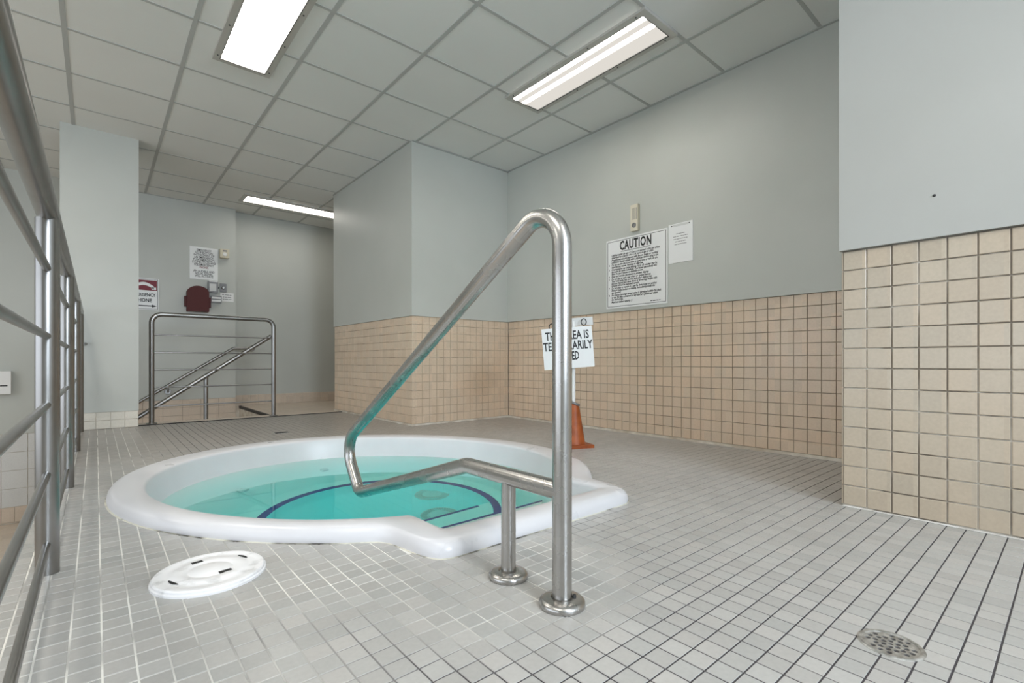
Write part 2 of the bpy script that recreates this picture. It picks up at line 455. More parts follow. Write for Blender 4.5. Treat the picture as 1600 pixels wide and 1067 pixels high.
def loft(name, rings, material, parent=None, cap=False, smooth=True, cap0=False):
    v = [p for r in rings for p in r]; f = []
    n = len(rings[0])
    for k in range(len(rings) - 1):
        for j in range(n):
            f.append((k * n + j, k * n + (j + 1) % n, (k + 1) * n + (j + 1) % n, (k + 1) * n + j))
    if cap: f.append(tuple((len(rings) - 1) * n + j for j in range(n)))
    if cap0: f.append(tuple(range(n))[::-1])
    o = pyd(name, v, f, material, parent)
    bm = bmesh.new(); bm.from_mesh(o.data); bmesh.ops.recalc_face_normals(bm, faces=bm.faces); bm.to_mesh(o.data); bm.free()
    if smooth:
        o.data.polygons.foreach_set('use_smooth', [True] * len(o.data.polygons))
        o.data.set_sharp_from_angle(angle=0.9)
    return o

# ------------------------------------------------------------------ the setting
ZC = 2.65; LOW = -1.13
XN, YN = 2.37, 0.645        # near right wall and its corner
XA = 3.40                   # alcove wall
XP, YP, YP2 = 2.235, 4.04, 5.975   # pier faces
XE, YE = -0.20, 5.72        # platform edges
YB, YB2 = 7.40, 7.52        # back walls
TILE_T = 0.006
# deck slab with a hole for the tub
def rect_ring(x0, x1, y0, y1, z):
    out = []
    for i in range(NA):
        t = 2 * PI * i / NA; dx, dy = math.cos(t), math.sin(t)
        q = 1e9
        if dx > 1e-9: q = min(q, (x1 - TC.x) / dx)
        if dx < -1e-9: q = min(q, (x0 - TC.x) / dx)
        if dy > 1e-9: q = min(q, (y1 - TC.y) / dy)
        if dy < -1e-9: q = min(q, (y0 - TC.y) / dy)
        out.append(Vector((TC.x + dx * q, TC.y + dy * q, z)))
    return out
hole = [r - 0.05 for r in OUT]
GZ = -0.0014
floor = loft('floor', [ring_pts(hole, GZ - 0.12), ring_pts(hole, GZ), rect_ring(XE, XA, -3.4, YE, GZ), rect_ring(XE, XA, -3.4, YE, GZ - 0.12)], M['floor_grout'], smooth=False)
struct(floor, 'grey mosaic tiled deck around the tub')
DR = Vector((1.281, 0.262)); LID = Vector((0.2445, 1.592))
CUTS = ((DR.x, DR.y, 0.0545), (LID.x, LID.y, 0.136))
def near_hole(x, y):
    return any(math.hypot(x - a, y - b) < c + 0.037 for a, b, c in CUTS)
def keepf(x, y):
    if inside(OUT, x, y, 0.035): return False
    if x > XN and y < YN: return False
    if x > XP and y > YP: return False
    if near_hole(x, y): return False
    return True
mf = M['floor_tile']
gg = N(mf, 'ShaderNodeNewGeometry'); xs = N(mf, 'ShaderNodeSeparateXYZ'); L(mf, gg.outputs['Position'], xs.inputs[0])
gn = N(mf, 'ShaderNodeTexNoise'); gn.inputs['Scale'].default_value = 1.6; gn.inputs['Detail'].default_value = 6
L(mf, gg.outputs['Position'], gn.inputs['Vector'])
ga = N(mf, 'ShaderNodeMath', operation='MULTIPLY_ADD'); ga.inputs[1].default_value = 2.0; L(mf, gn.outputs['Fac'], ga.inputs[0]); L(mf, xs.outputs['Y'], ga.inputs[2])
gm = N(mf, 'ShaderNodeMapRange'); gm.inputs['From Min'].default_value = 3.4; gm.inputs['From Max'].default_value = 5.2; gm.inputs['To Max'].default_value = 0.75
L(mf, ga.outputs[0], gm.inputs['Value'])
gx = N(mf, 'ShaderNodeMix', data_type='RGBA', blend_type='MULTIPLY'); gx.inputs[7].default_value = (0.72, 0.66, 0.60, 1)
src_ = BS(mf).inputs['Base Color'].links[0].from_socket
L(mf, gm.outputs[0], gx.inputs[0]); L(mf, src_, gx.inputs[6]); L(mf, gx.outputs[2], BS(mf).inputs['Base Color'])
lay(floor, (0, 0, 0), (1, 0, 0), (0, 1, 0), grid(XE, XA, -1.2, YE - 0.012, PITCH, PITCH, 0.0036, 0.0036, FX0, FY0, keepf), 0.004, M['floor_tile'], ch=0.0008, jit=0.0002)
# tiles cut round the drain and the skimmer lid
cv, cf = [], []
for a, b, c, d in grid(XE, XA, -1.2, YE, PITCH, PITCH, 0.0036, 0.0036, FX0, FY0, near_hole):
    nn_ = 14
    for i in range(nn_):
        for k in range(nn_):
            x0, x1 = a + (b - a) * i / nn_, a + (b - a) * (i + 1) / nn_
            y0, y1 = c + (d - c) * k / nn_, c + (d - c) * (k + 1) / nn_
            if any(math.hypot((x0 + x1) / 2 - p, (y0 + y1) / 2 - q) < rr for p, q, rr in CUTS): continue
            n_ = len(cv)
            cv += [(x0, y0, 0), (x1, y0, 0), (x1, y1, 0), (x0, y1, 0), (x0, y0, -0.004), (x1, y0, -0.004), (x1, y1, -0.004), (x0, y1, -0.004)]
            cf.append((n_, n_ + 1, n_ + 2, n_ + 3))
            for j, on in ((0, k == 0), (1, i == nn_ - 1), (2, k == nn_ - 1), (3, i == 0)):
                if on: cf.append((n_ + j, n_ + 4 + j, n_ + 4 + (j + 1) % 4, n_ + (j + 1) % 4))
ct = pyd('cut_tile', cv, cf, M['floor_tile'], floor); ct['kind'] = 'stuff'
# landing behind, tan
land = box('floor', 0.30, XA, YE, 5.96, -0.12, -0.001, M['caulk']); struct(land, 'tan tiled landing strip behind the grey deck')
lay(land, (0, 0, 0), (1, 0, 0), (0, 1, 0), grid(0.31, XA, YE + 0.018, 5.96, 0.1, 0.1, 0.004, 0.004, 0, YE + 0.012), 0.005, M['tan_tile'])
land2 = box('floor', 1.47, XA, 5.96, YB2, -0.12, -0.001, M['caulk']); struct(land2, 'tan tiled landing at the head of the stairs')
lay(land2, (0, 0, 0), (1, 0, 0), (0, 1, 0), grid(1.492, XA, 5.96, YB2, 0.1, 0.1, 0.004, 0.004, 1.492, 5.96), 0.005, M['tan_tile'])
struct(box('trim_1', 0.30, XP, YE - 0.008, YE + 0.014, -0.02, 0.006, M['dark']), 'dark metal strip where grey tiles end')
struct(box('trim_2', 1.468, 1.490, 5.96, YB, -0.03, 0.004, M['dark'], bevel=0.003), 'dark nosing at the top of the stairs')
# lower deck of the pool hall
lf = box('floor', -5.0, XE - 0.0, -3.4, YB, LOW - 0.1, LOW, M['caulk']); struct(box('floor', XE, 1.5, 5.7, YB + 0.1, LOW - 0.1, LOW, M['tan_tile'])); struct(lf, 'tan tiled lower floor of the pool hall')
lay(lf, (0, 0, LOW + 0.003), (1, 0, 0), (0, 1, 0), grid(-5.0, XE, -3.4, YB, 0.2, 0.2, 0.006, 0.006, 0, YB), 0.003, M['tan_tile'])
struct(box('wall_platform', XE, XE + 0.1, -3.4, YE, LOW, -0.122, M['white_tile']))
# stairs going down to the left
st = thing('stairs', 'tan tiled stairs going down behind the deck', 'stairs'); del st['category']; st['kind'] = 'structure'
NR = 7; RZ = -LOW / NR
for i in range(NR):
    zt = -RZ * i
    if i == 0: continue
    x1 = 1.47 - 0.27 * (i - 1); x0 = x1 - 0.27
    box('step', x0, x1, 6.0, YB, zt - RZ - 0.02, zt, M['tan_tile'], st, 0.004)
rw_ = box('wall_stair_head', 1.47, 1.6, 5.96, YB + 0.05, LOW, -0.122, M['caulk']); struct(rw_)
struct(box('wall_stair_corner', 1.425, 1.47, YB, YB2 + 0.01, LOW, 0.0, M['caulk']))
sw_ = box('wall_stair_side', XE, 1.47, 5.9, 5.96, LOW, -0.122, M['caulk']); struct(sw_)

# walls: painted board above, tile below
def board(name, x0, x1, y0, y1, z0, z1=ZC + 0.02, material=None, label=None):
    return struct(box(name, x0, x1, y0, y1, z0, z1, material or M['paint'], bevel=0.003), label)
PR = 0.016   # painted board stands proud of the tiles
# near right wall
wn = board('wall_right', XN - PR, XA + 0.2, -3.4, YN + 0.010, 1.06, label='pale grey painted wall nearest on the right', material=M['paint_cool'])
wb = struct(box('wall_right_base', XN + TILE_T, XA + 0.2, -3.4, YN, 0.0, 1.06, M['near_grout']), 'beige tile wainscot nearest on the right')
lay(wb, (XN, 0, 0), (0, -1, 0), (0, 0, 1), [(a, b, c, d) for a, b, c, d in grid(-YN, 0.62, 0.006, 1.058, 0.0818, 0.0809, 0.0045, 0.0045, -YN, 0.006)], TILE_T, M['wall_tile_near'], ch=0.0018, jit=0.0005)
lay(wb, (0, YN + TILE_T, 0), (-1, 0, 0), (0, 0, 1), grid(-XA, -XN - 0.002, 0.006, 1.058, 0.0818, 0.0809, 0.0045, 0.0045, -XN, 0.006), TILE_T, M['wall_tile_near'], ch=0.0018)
struct(box('baseboard_right', XN - 0.007, XN + 0.004, -3.4, YN, 0.0, 0.0035, M['white_caulk']), 'white grout line at the foot of the near right wall')
# alcove wall
WZ = 1.028
wa = board('wall_alcove', XA - PR, XA + 0.2, YN, YB2 + 0.2, WZ, label='long pale grey painted wall of the alcove with the notices')
wab = struct(box('wall_alcove_base', XA + TILE_T, XA + 0.2, YN, YB2 + 0.2, 0, WZ, M['wall_grout']), 'long beige tile wainscot under the notices')
lay(wab, (XA, 0, 0), (0, -1, 0), (0, 0, 1), grid(-YP, -YN - 0.004, 0.018, WZ, 0.0788, 0.0777, 0.0035, 0.0035, -YN, 0.018), TILE_T, M['wall_tile'], ch=0.0013, jit=0.0004)
struct(box('baseboard_alcove', XA - 0.012, XA + 0.01, YN, YP, 0.0, 0.017, M['caulk'], bevel=0.004), 'pale caulked strip along the alcove floor')
# pier
wp = board('wall_pier', XP - PR * 0.6, XA + 0.1, YP - PR * 0.6, YP2 + 0.01, WZ, label='painted upper part of the projecting pier')
wpb = struct(box('wall_pier_base', XP + TILE_T, XA + 0.1, YP + TILE_T, YP2, 0, WZ, M['pier_grout']), 'beige tile wainscot of the projecting pier')
lay(wpb, (0, YP, 0), (1, 0, 0), (0, 0, 1), grid(XP + 0.028, XA, 0.018, WZ, 0.0788, 0.0777, 0.0028, 0.0032, XP + 0.028, 0.018), TILE_T, M['wall_tile'], limit=200, ch=0.001, jit=0.0005)
lay(wpb, (0, YP, 0), (1, 0, 0), (0, 0, 1), grid(XP, XP + 0.028, 0.018, WZ, 0.1, 0.0777, 0.002, 0.0032, XP - 0.001, 0.018), TILE_T, M['wall_tile'], limit=20, ch=0.001, minpx=2)
lay(wpb, (XP, 0, 0), (0, -1, 0), (0, 0, 1), grid(-YP2, -YP, 0.018, WZ, 0.0788, 0.0777, 0.0028, 0.0032, -YP - 0.001, 0.018), TILE_T, M['wall_tile'], limit=100, ch=0.001, jit=0.0005, minpx=7)
struct(box('baseboard_pier', XP - 0.008, XA, YP - 0.008, YP + 0.01, 0.0, 0.017, M['caulk'], bevel=0.003), 'pale caulked strip along the pier floor, deck side')
struct(box('baseboard_pier', XP - 0.008, XP + 0.01, YP + 0.01, YP2, 0.0, 0.017, M['caulk'], bevel=0.003), 'pale caulked strip along the pier floor, stair side')
# column left
CX0, CX1, CY0, CY1 = -0.235, 0.300, 5.66, 5.96
board('wall_column', CX0, CX1, CY0, CY1, 0.150, label='square grey painted column beside the stairs')
cb = struct(box('wall_column_base', CX0 + 0.008, CX1 - 0.008, CY0 + 0.008, CY1 - 0.008, LOW, 0.150, M['caulk']))
lay(cb, (0, CY0 + 0.002, 0), (1, 0, 0), (0, 0, 1), grid(CX0 + 0.004, CX1 - 0.004, 0.002, 0.148, 0.1, 0.0735, 0.003, 0.003, CX1, 0.002), 0.006, M['cream_tile'], minpx=5)
lay(cb, (CX1 - 0.002, 0, 0), (0, 1, 0), (0, 0, 1), grid(CY0 + 0.004, CY1, 0.002, 0.148, 0.1, 0.0735, 0.003, 0.003, CY1, 0.002), 0.006, M['cream_tile'], minpx=5)
# back walls
board('wall_back', -5.0, 1.43, YB, YB + 0.3, -0.17, label='back wall with the emergency phone')
board('wall_back_recess', 1.43, XA + 0.2, YB2, YB2 + 0.3, LOW, label='recessed part of the back wall')
bb = struct(box('wall_back_base', -5.0, 1.52, YB + TILE_T, YB + 0.3, LOW - 0.1, -0.17, M['caulk']))
lay(bb, (0, YB, 0), (1, 0, 0), (0, 0, 1), grid(-5.0, 0.28, -0.95, -0.172, 0.2, 0.1945, 0.004, 0.004, -0.56, -0.172), TILE_T, M['white_tile'], minpx=5)
lay(bb, (0, YB, 0), (1, 0, 0), (0, 0, 1), grid(-5.0, 1.43, LOW + 0.01, -0.95, 0.1, 0.16, 0.006, 0.004, -0.56, -0.95), TILE_T, M['tan_tile'], minpx=5)
bs = struct(box('baseboard_stair', 0.28, 1.43, YB - 0.010, YB + 0.002, -0.95, 0.12, M['wall_grout']), 'tan tile band on the wall beside the stairs')
lay(bs, (0, YB - 0.014, 0), (1, 0, 0), (0, 0, 1), grid(0.282, 1.43, -0.95, 0.12, 0.2, 0.1, 0.003, 0.003, 1.43, 0.12), 0.004, M['tan_tile'], minpx=5)
br = struct(box('baseboard_recess', 1.43, XA, YB2 - 0.010, YB2 + 0.002, 0.0, 0.14, M['caulk']), 'tan tile band along the recessed wall')
lay(br, (0, YB2 - 0.014, 0), (1, 0, 0), (0, 0, 1), grid(1.432, XA, 0.004, 0.14, 0.1, 0.068, 0.003, 0.003, 1.43, 0.004), 0.004, M['tan_tile'], minpx=5)
# shell that closes the hall out of view, with its windows
board('wall_left', -5.3, -5.0, -3.7, YB + 0.3, LOW - 0.1, -0.1)
struct(box('wall_left_upper', -5.3, -5.0, -3.7, YB + 0.3, 2.1, ZC + 0.02, M['paint']))
struct(box('wall_left_end', -5.3, -5.0, -3.7, -2.1, -0.1, 2.1, M['paint']))
struct(box('wall_left_end', -5.3, -5.0, 5.1, YB + 0.3, -0.1, 2.1, M['paint']))
board('wall_front', -5.3, -1.1, -3.7, -3.4, LOW - 0.1)
board('wall_front', 1.3, XA + 0.2, -3.7, -3.4, LOW - 0.1)
board('wall_front', -1.1, 1.3, -3.7, -3.4, LOW - 0.1, 1.2)
board('wall_front', -1.1, 1.3, -3.7, -3.4, 2.5)

# ------------------------------------------------------------------ ceiling: tiles and grid
GP = 0.603; CX, CYY = 1.057, 2.243
ceil = struct(box('ceiling', -5.3, XA + 0.2, -3.7, YB2 + 0.3, ZC + 0.02, ZC + 0.12, M['paint']), 'suspended ceiling of square grey tiles')
def ckeep(x, y):
    if x > XP and YP < y < YP2: return False
    if x > XN and y < YN: return False
    return True
cells = []
for a, b, c, d in grid(-4.9, XA - PR, -3.4, YB2, GP, GP, 0.004, 0.004, CX, CYY):
    if a < XP < b and YP - 0.2 < (c + d) / 2 < YP2 + 0.05: b = XP - PR
    if a < XN < b and c < YN - 0.1: b = XN - PR
    if not ckeep((a + b) / 2, (c + d) / 2): continue
    cells.append((-b, -a, c, d))
lay(ceil, (0, 0, ZC), (-1, 0, 0), (0, 1, 0), cells, 0.012, M['ceiling_tile'], ch=0.003, name='ceiling_tile', minpx=12, jit=0.0012)
k = -9
while CX + k * GP < XA:
    x = CX + k * GP; k += 1
    if x < -4.9: continue
    y0, y1 = -3.4, YB2
    if x > XN: y0 = YN
    if x > XP: y1 = YP - PR
    box('grid_bar', x - 0.0125, x + 0.0125, y0, y1, ZC - 0.004, ZC + 0.001, M['grid'], ceil)
    if x > XP: box('grid_bar', x - 0.0125, x + 0.0125, YP2 + 0.01, YB2, ZC - 0.004, ZC + 0.001, M['grid'], ceil)
k = -11
while CYY + k * GP < YB2:
    y = CYY + k * GP; k += 1
    if y < -3.4: continue
    x1 = XA - PR
    if y < YN: x1 = XN - PR
    if YP - PR < y < YP2: x1 = XP - PR * 0.6
    if abs(y - YP) < 0.03: x1 = XP
    box('grid_bar', -4.9, x1, y - 0.0105, y + 0.0105, ZC - 0.0032, ZC + 0.001, M['grid'], ceil)
# wall angle
def angle(x0, x1, y0, y1): box('wall_angle', x0, x1, y0, y1, ZC - 0.006, ZC - 0.001, M['grid'], ceil)
angle(XA - PR - 0.02, XA - PR, YN, YP); angle(XP - 0.01, XA, YP - PR - 0.015, YP - PR * 0.6); angle(XP - 0.028, XP - 0.01, YP, YP2)
angle(0.3, 1.43, YB - 0.018, YB); angle(1.43, XA, YB2 - 0.018, YB2); angle(XN - PR - 0.018, XN - PR, -3.4, YN)

# ------------------------------------------------------------------ ceiling lights
def light(x0, x1, y0, y1, label, lens, screws):
    t = thing('ceiling_light', label, 'light', ((x0 + x1) / 2, (y0 + y1) / 2, ZC), 'fluorescent ceiling lights')
    ox, oy = t.location.x, t.location.y
    x0 -= ox; x1 -= ox; y0 -= oy; y1 -= oy
    fw = 0.040; zb, zt = -0.020, -0.004
    bm = bmesh.new()
    prof = [(0.0, zt), (0.0, zb), (fw, zb - 0.003), (fw, zb + 0.012), (0.004, zt)]
    rings = []
    for i, z in prof:
        rings.append([bm.verts.new(p) for p in ((x0 + i, y0 + i, z), (x1 - i, y0 + i, z), (x1 - i, y1 - i, z), (x0 + i, y1 - i, z))])
    for a, b in zip(rings, rings[1:] + rings[:1]):
        for j in range(4): bm.faces.new((a[j], a[(j + 1) % 4], b[(j + 1) % 4], b[j]))
    bobj('frame', bm, M['frame'], t)
    box('lens', x0 + fw, x1 - fw, y0 + fw, y1 - fw, zb + 0.006, zb + 0.012, lens, t)
    bm = bmesh.new()
    # slim dark gasket round the lens
    i0, i1 = fw - 0.003, fw + 0.001
    gz = zb - 0.0035
    for (a, b, c, d) in ((x0 + i0, x1 - i0, y0 + i0, y0 + i1), (x0 + i0, x1 - i0, y1 - i1, y1 - i0), (x0 + i0, x0 + i1, y0 + i0, y1 - i0), (x1 - i1, x1 - i0, y0 + i0, y1 - i0)):
        addbox(bm, a, b, c, d, gz, gz + 0.004)
    bobj('gasket', bm, M['screw'], t)
    for sx_, sy_ in screws:
        lathe('screw', [(0, -0.0045), (0.004, -0.0040), (0.0055, -0.001), (0.0055, 0.0)], (sx_ - ox, sy_ - oy, zb - 0.001), M['screw'], t, 10)
    return t
def side_screws(x0, x1, y0, y1, n, along):
    o = []
    for i in range(n):
        f = 0.06 + 0.88 * i / (n - 1)
        if along == 'y': o += [(x0 + 0.02, y0 + (y1 - y0) * f), (x1 - 0.02, y0 + (y1 - y0) * f)]
        else: o += [(x0 + (x1 - x0) * f, y0 + 0.02), (x0 + (x1 - x0) * f, y1 - 0.02)]
    return o
Lz1 = lens_mat('lens_a', 'y', 0.768, 0.13, (-0.045, 0.045), LAMP * 0.85, LAMP * 1.2, 0.05)
Lz2 = lens_mat('lens_b', 'y', 2.576, 0.13, (-0.105, -0.012), LAMP * 0.10, LAMP * 6.0, 0.026)
Lz3 = lens_mat('lens_c', 'x', 6.76, 0.13, (-0.045, 0.045), LAMP * 0.9, LAMP * 1.2, 0.05)
light(0.592, 0.945, 2.51, 3.785, 'ceiling light nearest the top left, cut off by the picture top', Lz1, side_screws(0.592, 0.945, 2.51, 3.785, 4, 'y'))
light(2.400, 2.752, 1.630, 2.890, 'long ceiling light over the alcove, tube glowing through its lens', Lz2, side_screws(2.4, 2.752, 1.63, 2.89, 4, 'y'))
light(1.370, 2.630, 6.590, 6.930, 'ceiling light over the stair landing, partly behind the pier', Lz3, side_screws(1.37, 2.63, 6.59, 6.93, 4, 'x'))

# ------------------------------------------------------------------ tub
tub = thing('hot_tub', 'round white sunken hot tub with a squared step bay, rim raised above tiles', 'hot tub', (TC.x, TC.y, 0))
WZL = -0.08
def off(rs, d): return [r - d for r in rs]
BEN = Vector((1.178, 2.441)); RB = 0.615
def circ_ring(z, r):       # circle about the ring centre, sampled at the tub's angles
    out = []
    for i in range(NA):
        t = 2 * PI * i / NA; dx, dy = math.cos(t), math.sin(t)
        ex, ey = TC.x - BEN.x, TC.y - BEN.y
        b_ = ex * dx + ey * dy; c_ = ex * ex + ey * ey - r * r
        q = -b_ + math.sqrt(b_ * b_ - c_)
        out.append(Vector((TC.x + dx * q, TC.y + dy * q, z)))
    return out
def lerp(a, b, f): return [p * (1 - f) + q * f for p, q in zip(a, b)]
wallring = ring_pts(off(INN, 0.035), WZL)
benchring = circ_ring(-0.5, 0.725)
rim = loft('rim', [ring_pts(off(OUT, 0.010), -0.03), ring_pts(off(OUT, 0.002), 0.0), ring_pts(off(OUT, 0.0), 0.012), ring_pts(off(OUT, 0.004), 0.028), ring_pts(off(OUT, 0.012), 0.041), ring_pts(off(OUT, 0.024), 0.049), ring_pts(off(OUT, 0.040), 0.0525),
                   lerp(ring_pts(OUT, 0.053), ring_pts(INN, 0.053), 0.6), ring_pts([r + 0.010 for r in INN], 0.050), ring_pts([r + 0.002 for r in INN], 0.046), ring_pts(off(INN, 0.003), 0.036),
                   ring_pts(off(INN, 0.010), 0.0), wallring], M['gelcoat'])
bowl = loft('bowl', [wallring, lerp(wallring, benchring, 0.33), lerp(wallring, benchring, 0.66), lerp(wallring, benchring, 0.96), benchring, circ_ring(-0.505, RB + 0.022)], M['pool'])
seam = loft('seam', [ring_pts(off(OUT, 0.008), 0.0012), ring_pts(off(OUT, -0.0045), 0.0012), ring_pts(off(OUT, -0.0050), -0.001)], M['seam'])
seam['label'] = 'thin stained grout seam round the rim'
adopt(tub, seam)
band = loft('ring_band', [circ_ring(-0.505, RB + 0.022), circ_ring(-0.503, RB + 0.018), circ_ring(-0.503, RB - 0.018), circ_ring(-0.507, RB - 0.024)], M['navy'])
well = loft('footwell', [circ_ring(-0.507, RB - 0.024), circ_ring(-0.60, RB - 0.04), circ_ring(-0.635, RB - 0.07), circ_ring(-0.64, 0.3)], M['well'], cap=True)
band['label'] = 'navy blue ring on the edge of the seat'
for o in (rim, bowl, band, well): adopt(tub, o)
# steps
def poly_prism(name, pts, z0, z1, material, bevel=0.012):
    bm = bmesh.new()
    lo = [bm.verts.new((x, y, z0)) for x, y in pts]; hi = [bm.verts.new((x, y, z1)) for x, y in pts]
    bm.faces.new(hi); bm.faces.new(lo[::-1])
    n = len(pts)
    for j in range(n): bm.faces.new((lo[j], lo[(j + 1) % n], hi[(j + 1) % n], hi[j]))
    return bobj(name, bm, material, None, True, bevel)
s1 = poly_prism('step', [(0.84, 1.36), (1.72, 1.36), (1.83, 1.81), (0.80, 1.81)], -0.63, -0.205, M['pool'])
seg = []
for i in range(33):
    a0 = math.asin(-0.221 / 0.59)
    a = (PI - a0) + (2 * PI + a0 - (PI - a0)) * i / 32
    seg.append((BEN.x + 0.59 * math.cos(a), BEN.y + 0.59 * math.sin(a)))
s2 = poly_prism('step', seg, -0.635, -0.515, M['pool'], 0.006)
n1 = box('nosing', 0.82, 1.85, 1.795, 1.813, -0.204, -0.2025, M['navy']); n1['label'] = 'navy line on the step edge'
n2 = box('nosing', 0.68, 1.64, 2.198, 2.219, -0.515, -0.5135, M['navy']); n2['label'] = 'navy line on the step edge'
adopt(tub, s1, s2, n1, n2)
def grate(cx, cy, z):
    bm = bmesh.new()
    addlathe(bm, [(0.0, 0.016), (0.045, 0.016), (0.062, 0.012), (0.066, 0.004), (0.070, 0.0)], (cx, cy, z), 40)
    for j in range(40):
        a = 2 * PI * j / 40
        mt = Matrix.Translation((cx, cy, z)) @ Matrix.Rotation(a, 4, 'Z')
        addbox(bm, 0.070, 0.105, -0.0028, 0.0028, 0.0, 0.008, mt)
    addlathe(bm, [(0.100, 0.0), (0.101, 0.008), (0.108, 0.008), (0.110, 0.0)], (cx, cy, z), 40)
    return bobj('drain_cover', bm, M['drain_plastic'], None, True)
for o in (grate(1.615, 2.665, -0.637), grate(1.465, 2.335, -0.637)): adopt(tub, o)
for x, y in ((0.640, 3.10), (1.165, 3.30), (1.70, 3.14)):
    d = Vector((x - TC.x, y - TC.y, 0)).normalized()
    mt = Matrix.Translation((x, y, -0.29)) @ d.to_track_quat('-Z', 'Y').to_matrix().to_4x4() @ Matrix.Rotation(0.0, 4, 'X')
    jt = lathe('jet', [(0.0, 0.012), (0.008, 0.012), (0.009, 0.018), (0.018, 0.022), (0.026, 0.016), (0.028, -0.02)], (0, 0, 0), M['drain_plastic'], None, 20, mt)
    adopt(tub, jt)
# water body
ww = [(p.x, p.y) for p in wallring]
def grow(ring, e): return [Vector((TC.x + (p.x - TC.x) * (1 + e), TC.y + (p.y - TC.y) * (1 + e), p.z)) for p in ring]
top = grow([Vector((p.x, p.y, WZL)) for p in wallring], 0.004)
wat = loft('water', [top, grow(lerp(wallring, benchring, 0.96), 0.02), [p + Vector((0, 0, -0.02)) for p in grow(benchring, 0.02)], [p + Vector((0, 0, -0.03)) for p in circ_ring(-0.63, RB + 0.05)]], M['water'], cap=True, cap0=True, smooth=False)
tag(wat, 'clear turquoise water filling the round tub', 'water'); wat['kind'] = 'stuff'

# ------------------------------------------------------------------ steel handrail at the tub
hx, hy = 0.873, 0.831
hr = thing('grab_rail', 'large bent stainless steel handrail rising beside the hot tub', 'handrail', (hx, hy, 0))
R = 0.0242
yz = [(0, 0.0), (0, 0.968), (1.385 - hy, 0.735), (1.79 - hy, 0.470)]
path = [Vector((0, 0, 0.006)), Vector((0, 0, 0.969)), Vector((0, 2.245 - hy, 0.23)), Vector((0, 2.02 - hy, 0.052)), Vector((0, 1.255 - hy, 0.276)), Vector((0, 0.0, 0.276))]
# centreline: up, over, down the slope, round the nose and back along the foot rail
path = arc([(0, 0, 0.006), (0, 0, 1.035), (0, 2.205 - hy, 0.225), (0, 2.045 - hy, 0.030), (0, 1.235 - hy, 0.279), (0, 0.0, 0.281)], [0.085, 0.10, 0.055, 0.10], 14)
tube('rail', path, R, M['steel'], hr, 28)
tube('stub_post', [(0, 1.036 - hy, 0.006), (0, 1.036 - hy, 0.275)], 0.0205, M['steel'], hr, 24)
for yy, rr in ((0, 0.055), (1.036 - hy, 0.053)):
    lathe('flange', [(rr, 0.0), (rr + 0.002, 0.003), (rr + 0.002, 0.011), (rr - 0.002, 0.016), (rr - 0.009, 0.0195), (R + 0.004, 0.021), (R + 0.001, 0.017), (0, 0.017)], (0, yy, 0), M['steel'], hr, 48)
lathe('set_screw', [(0, 0.004), (0.004, 0.004), (0.005, 0.0), (0.005, -0.004)], (0.020, -0.022, 0.024), M['screw'], hr, 10)

# ------------------------------------------------------------------ platform railing on the left
rx = -0.105
rl = thing('railing', 'long stainless steel railing with round posts along the left platform edge', 'railing', (rx, 1.907, 0))
rl_y = [-1.83, -0.59, 0.66, 1.907, 3.137, 4.375, 5.55]
o0 = 1.907
for y in rl_y:
    tube('post', [(0, y - o0, 0.0), (0, y - o0, 1.005)], 0.0265, M['steel_dark'], rl, 28)
for z in (0.862, 0.672, 0.478, 0.282, 0.085):
    tube('bar', [(0, rl_y[0] - o0, z), (0, rl_y[-1] - o0, z)], 0.0095, M['steel_dark'], rl, 14)
tube('top_rail', [(0, -2.0 - o0, 1.026), (0, 5.60 - o0, 1.026)], 0.0262, M['steel_dark'], rl, 28)
tube('wall_bracket', [(0.020, 5.55 - o0, 0.755), (0.035, 5.655 - o0, 0.755)], 0.014, M['steel_dark'], rl, 14)

# guard rail at the stairwell
gd = thing('guard_rail', 'steel guard frame with five thin bars in front of the stairwell', 'railing', (0.409, 5.84, 0))
tube('frame', arc([(0, 0, 0), (0, 0, 1.062), (1.093, 0, 1.062), (1.093, 0, 0)], 0.085, 10), 0.0225, M['steel_dark'], gd, 20)
for z in (0.862, 0.690, 0.520, 0.350, 0.165):
    tube('bar', [(0.0, 0, z), (1.093, 0, z)], 0.0075, M['steel_dark'], gd, 12)
for x in (0, 1.093):
    lathe('flange', [(0.045, 0), (0.045, 0.006), (0.026, 0.010), (0.0, 0.010)], (x, 0, 0), M['steel_dark'], gd, 24)
# near stair handrail, joined to a post
sb = thing('stair_handrail', 'sloping steel handrail nearer the deck with its own support post', 'handrail', (0.871, 5.93, 0))
tube('rail', [(1.495 - 0.871, -0.03, 0.888), (-0.2 - 0.871 + 0.12, 0, -0.21)], 0.021, M['steel_dark'], sb, 18)
tube('post', [(0, 0, 0.0), (0, 0, 0.440)], 0.021, M['steel_dark'], sb, 18)
sa = thing('stair_handrail', 'sloping steel handrail bracketed to the back wall beside the stairs', 'handrail', (1.392, 7.33, 0))
pts = arc([(0.245, 0.0, 0.778), (0.0, 0, 0.778), (0.402 - 1.392, 0, 0.124), (-0.15 - 1.392, 0, -0.24)], [0.05, 0.5], 6)
tube('rail', [Vector((0.245, 0.12, 0.778))] + pts, 0.019, M['steel_dark'], sa, 16)
for x, z in ((0.679 - 1.392, 0.285),):
    tube('bracket', arc([(x, 0, z), (x, 0, z - 0.06), (x, 0.068, z - 0.06)], 0.02, 5), 0.009, M['steel_dark'], sa, 10)
    lathe('bracket_plate', [(0, 0.012), (0.032, 0.012), (0.036, 0)], (x, 0.055, z - 0.06), M['steel_dark'], sa, 20, Matrix.Rotation(PI / 2, 4, 'X'))
lathe('bracket_plate', [(0, 0.012), (0.034, 0.012), (0.038, 0)], (0.245, 0.118, 0.778), M['steel_dark'], sa, 20, Matrix.Rotation(PI / 2, 4, 'X'))

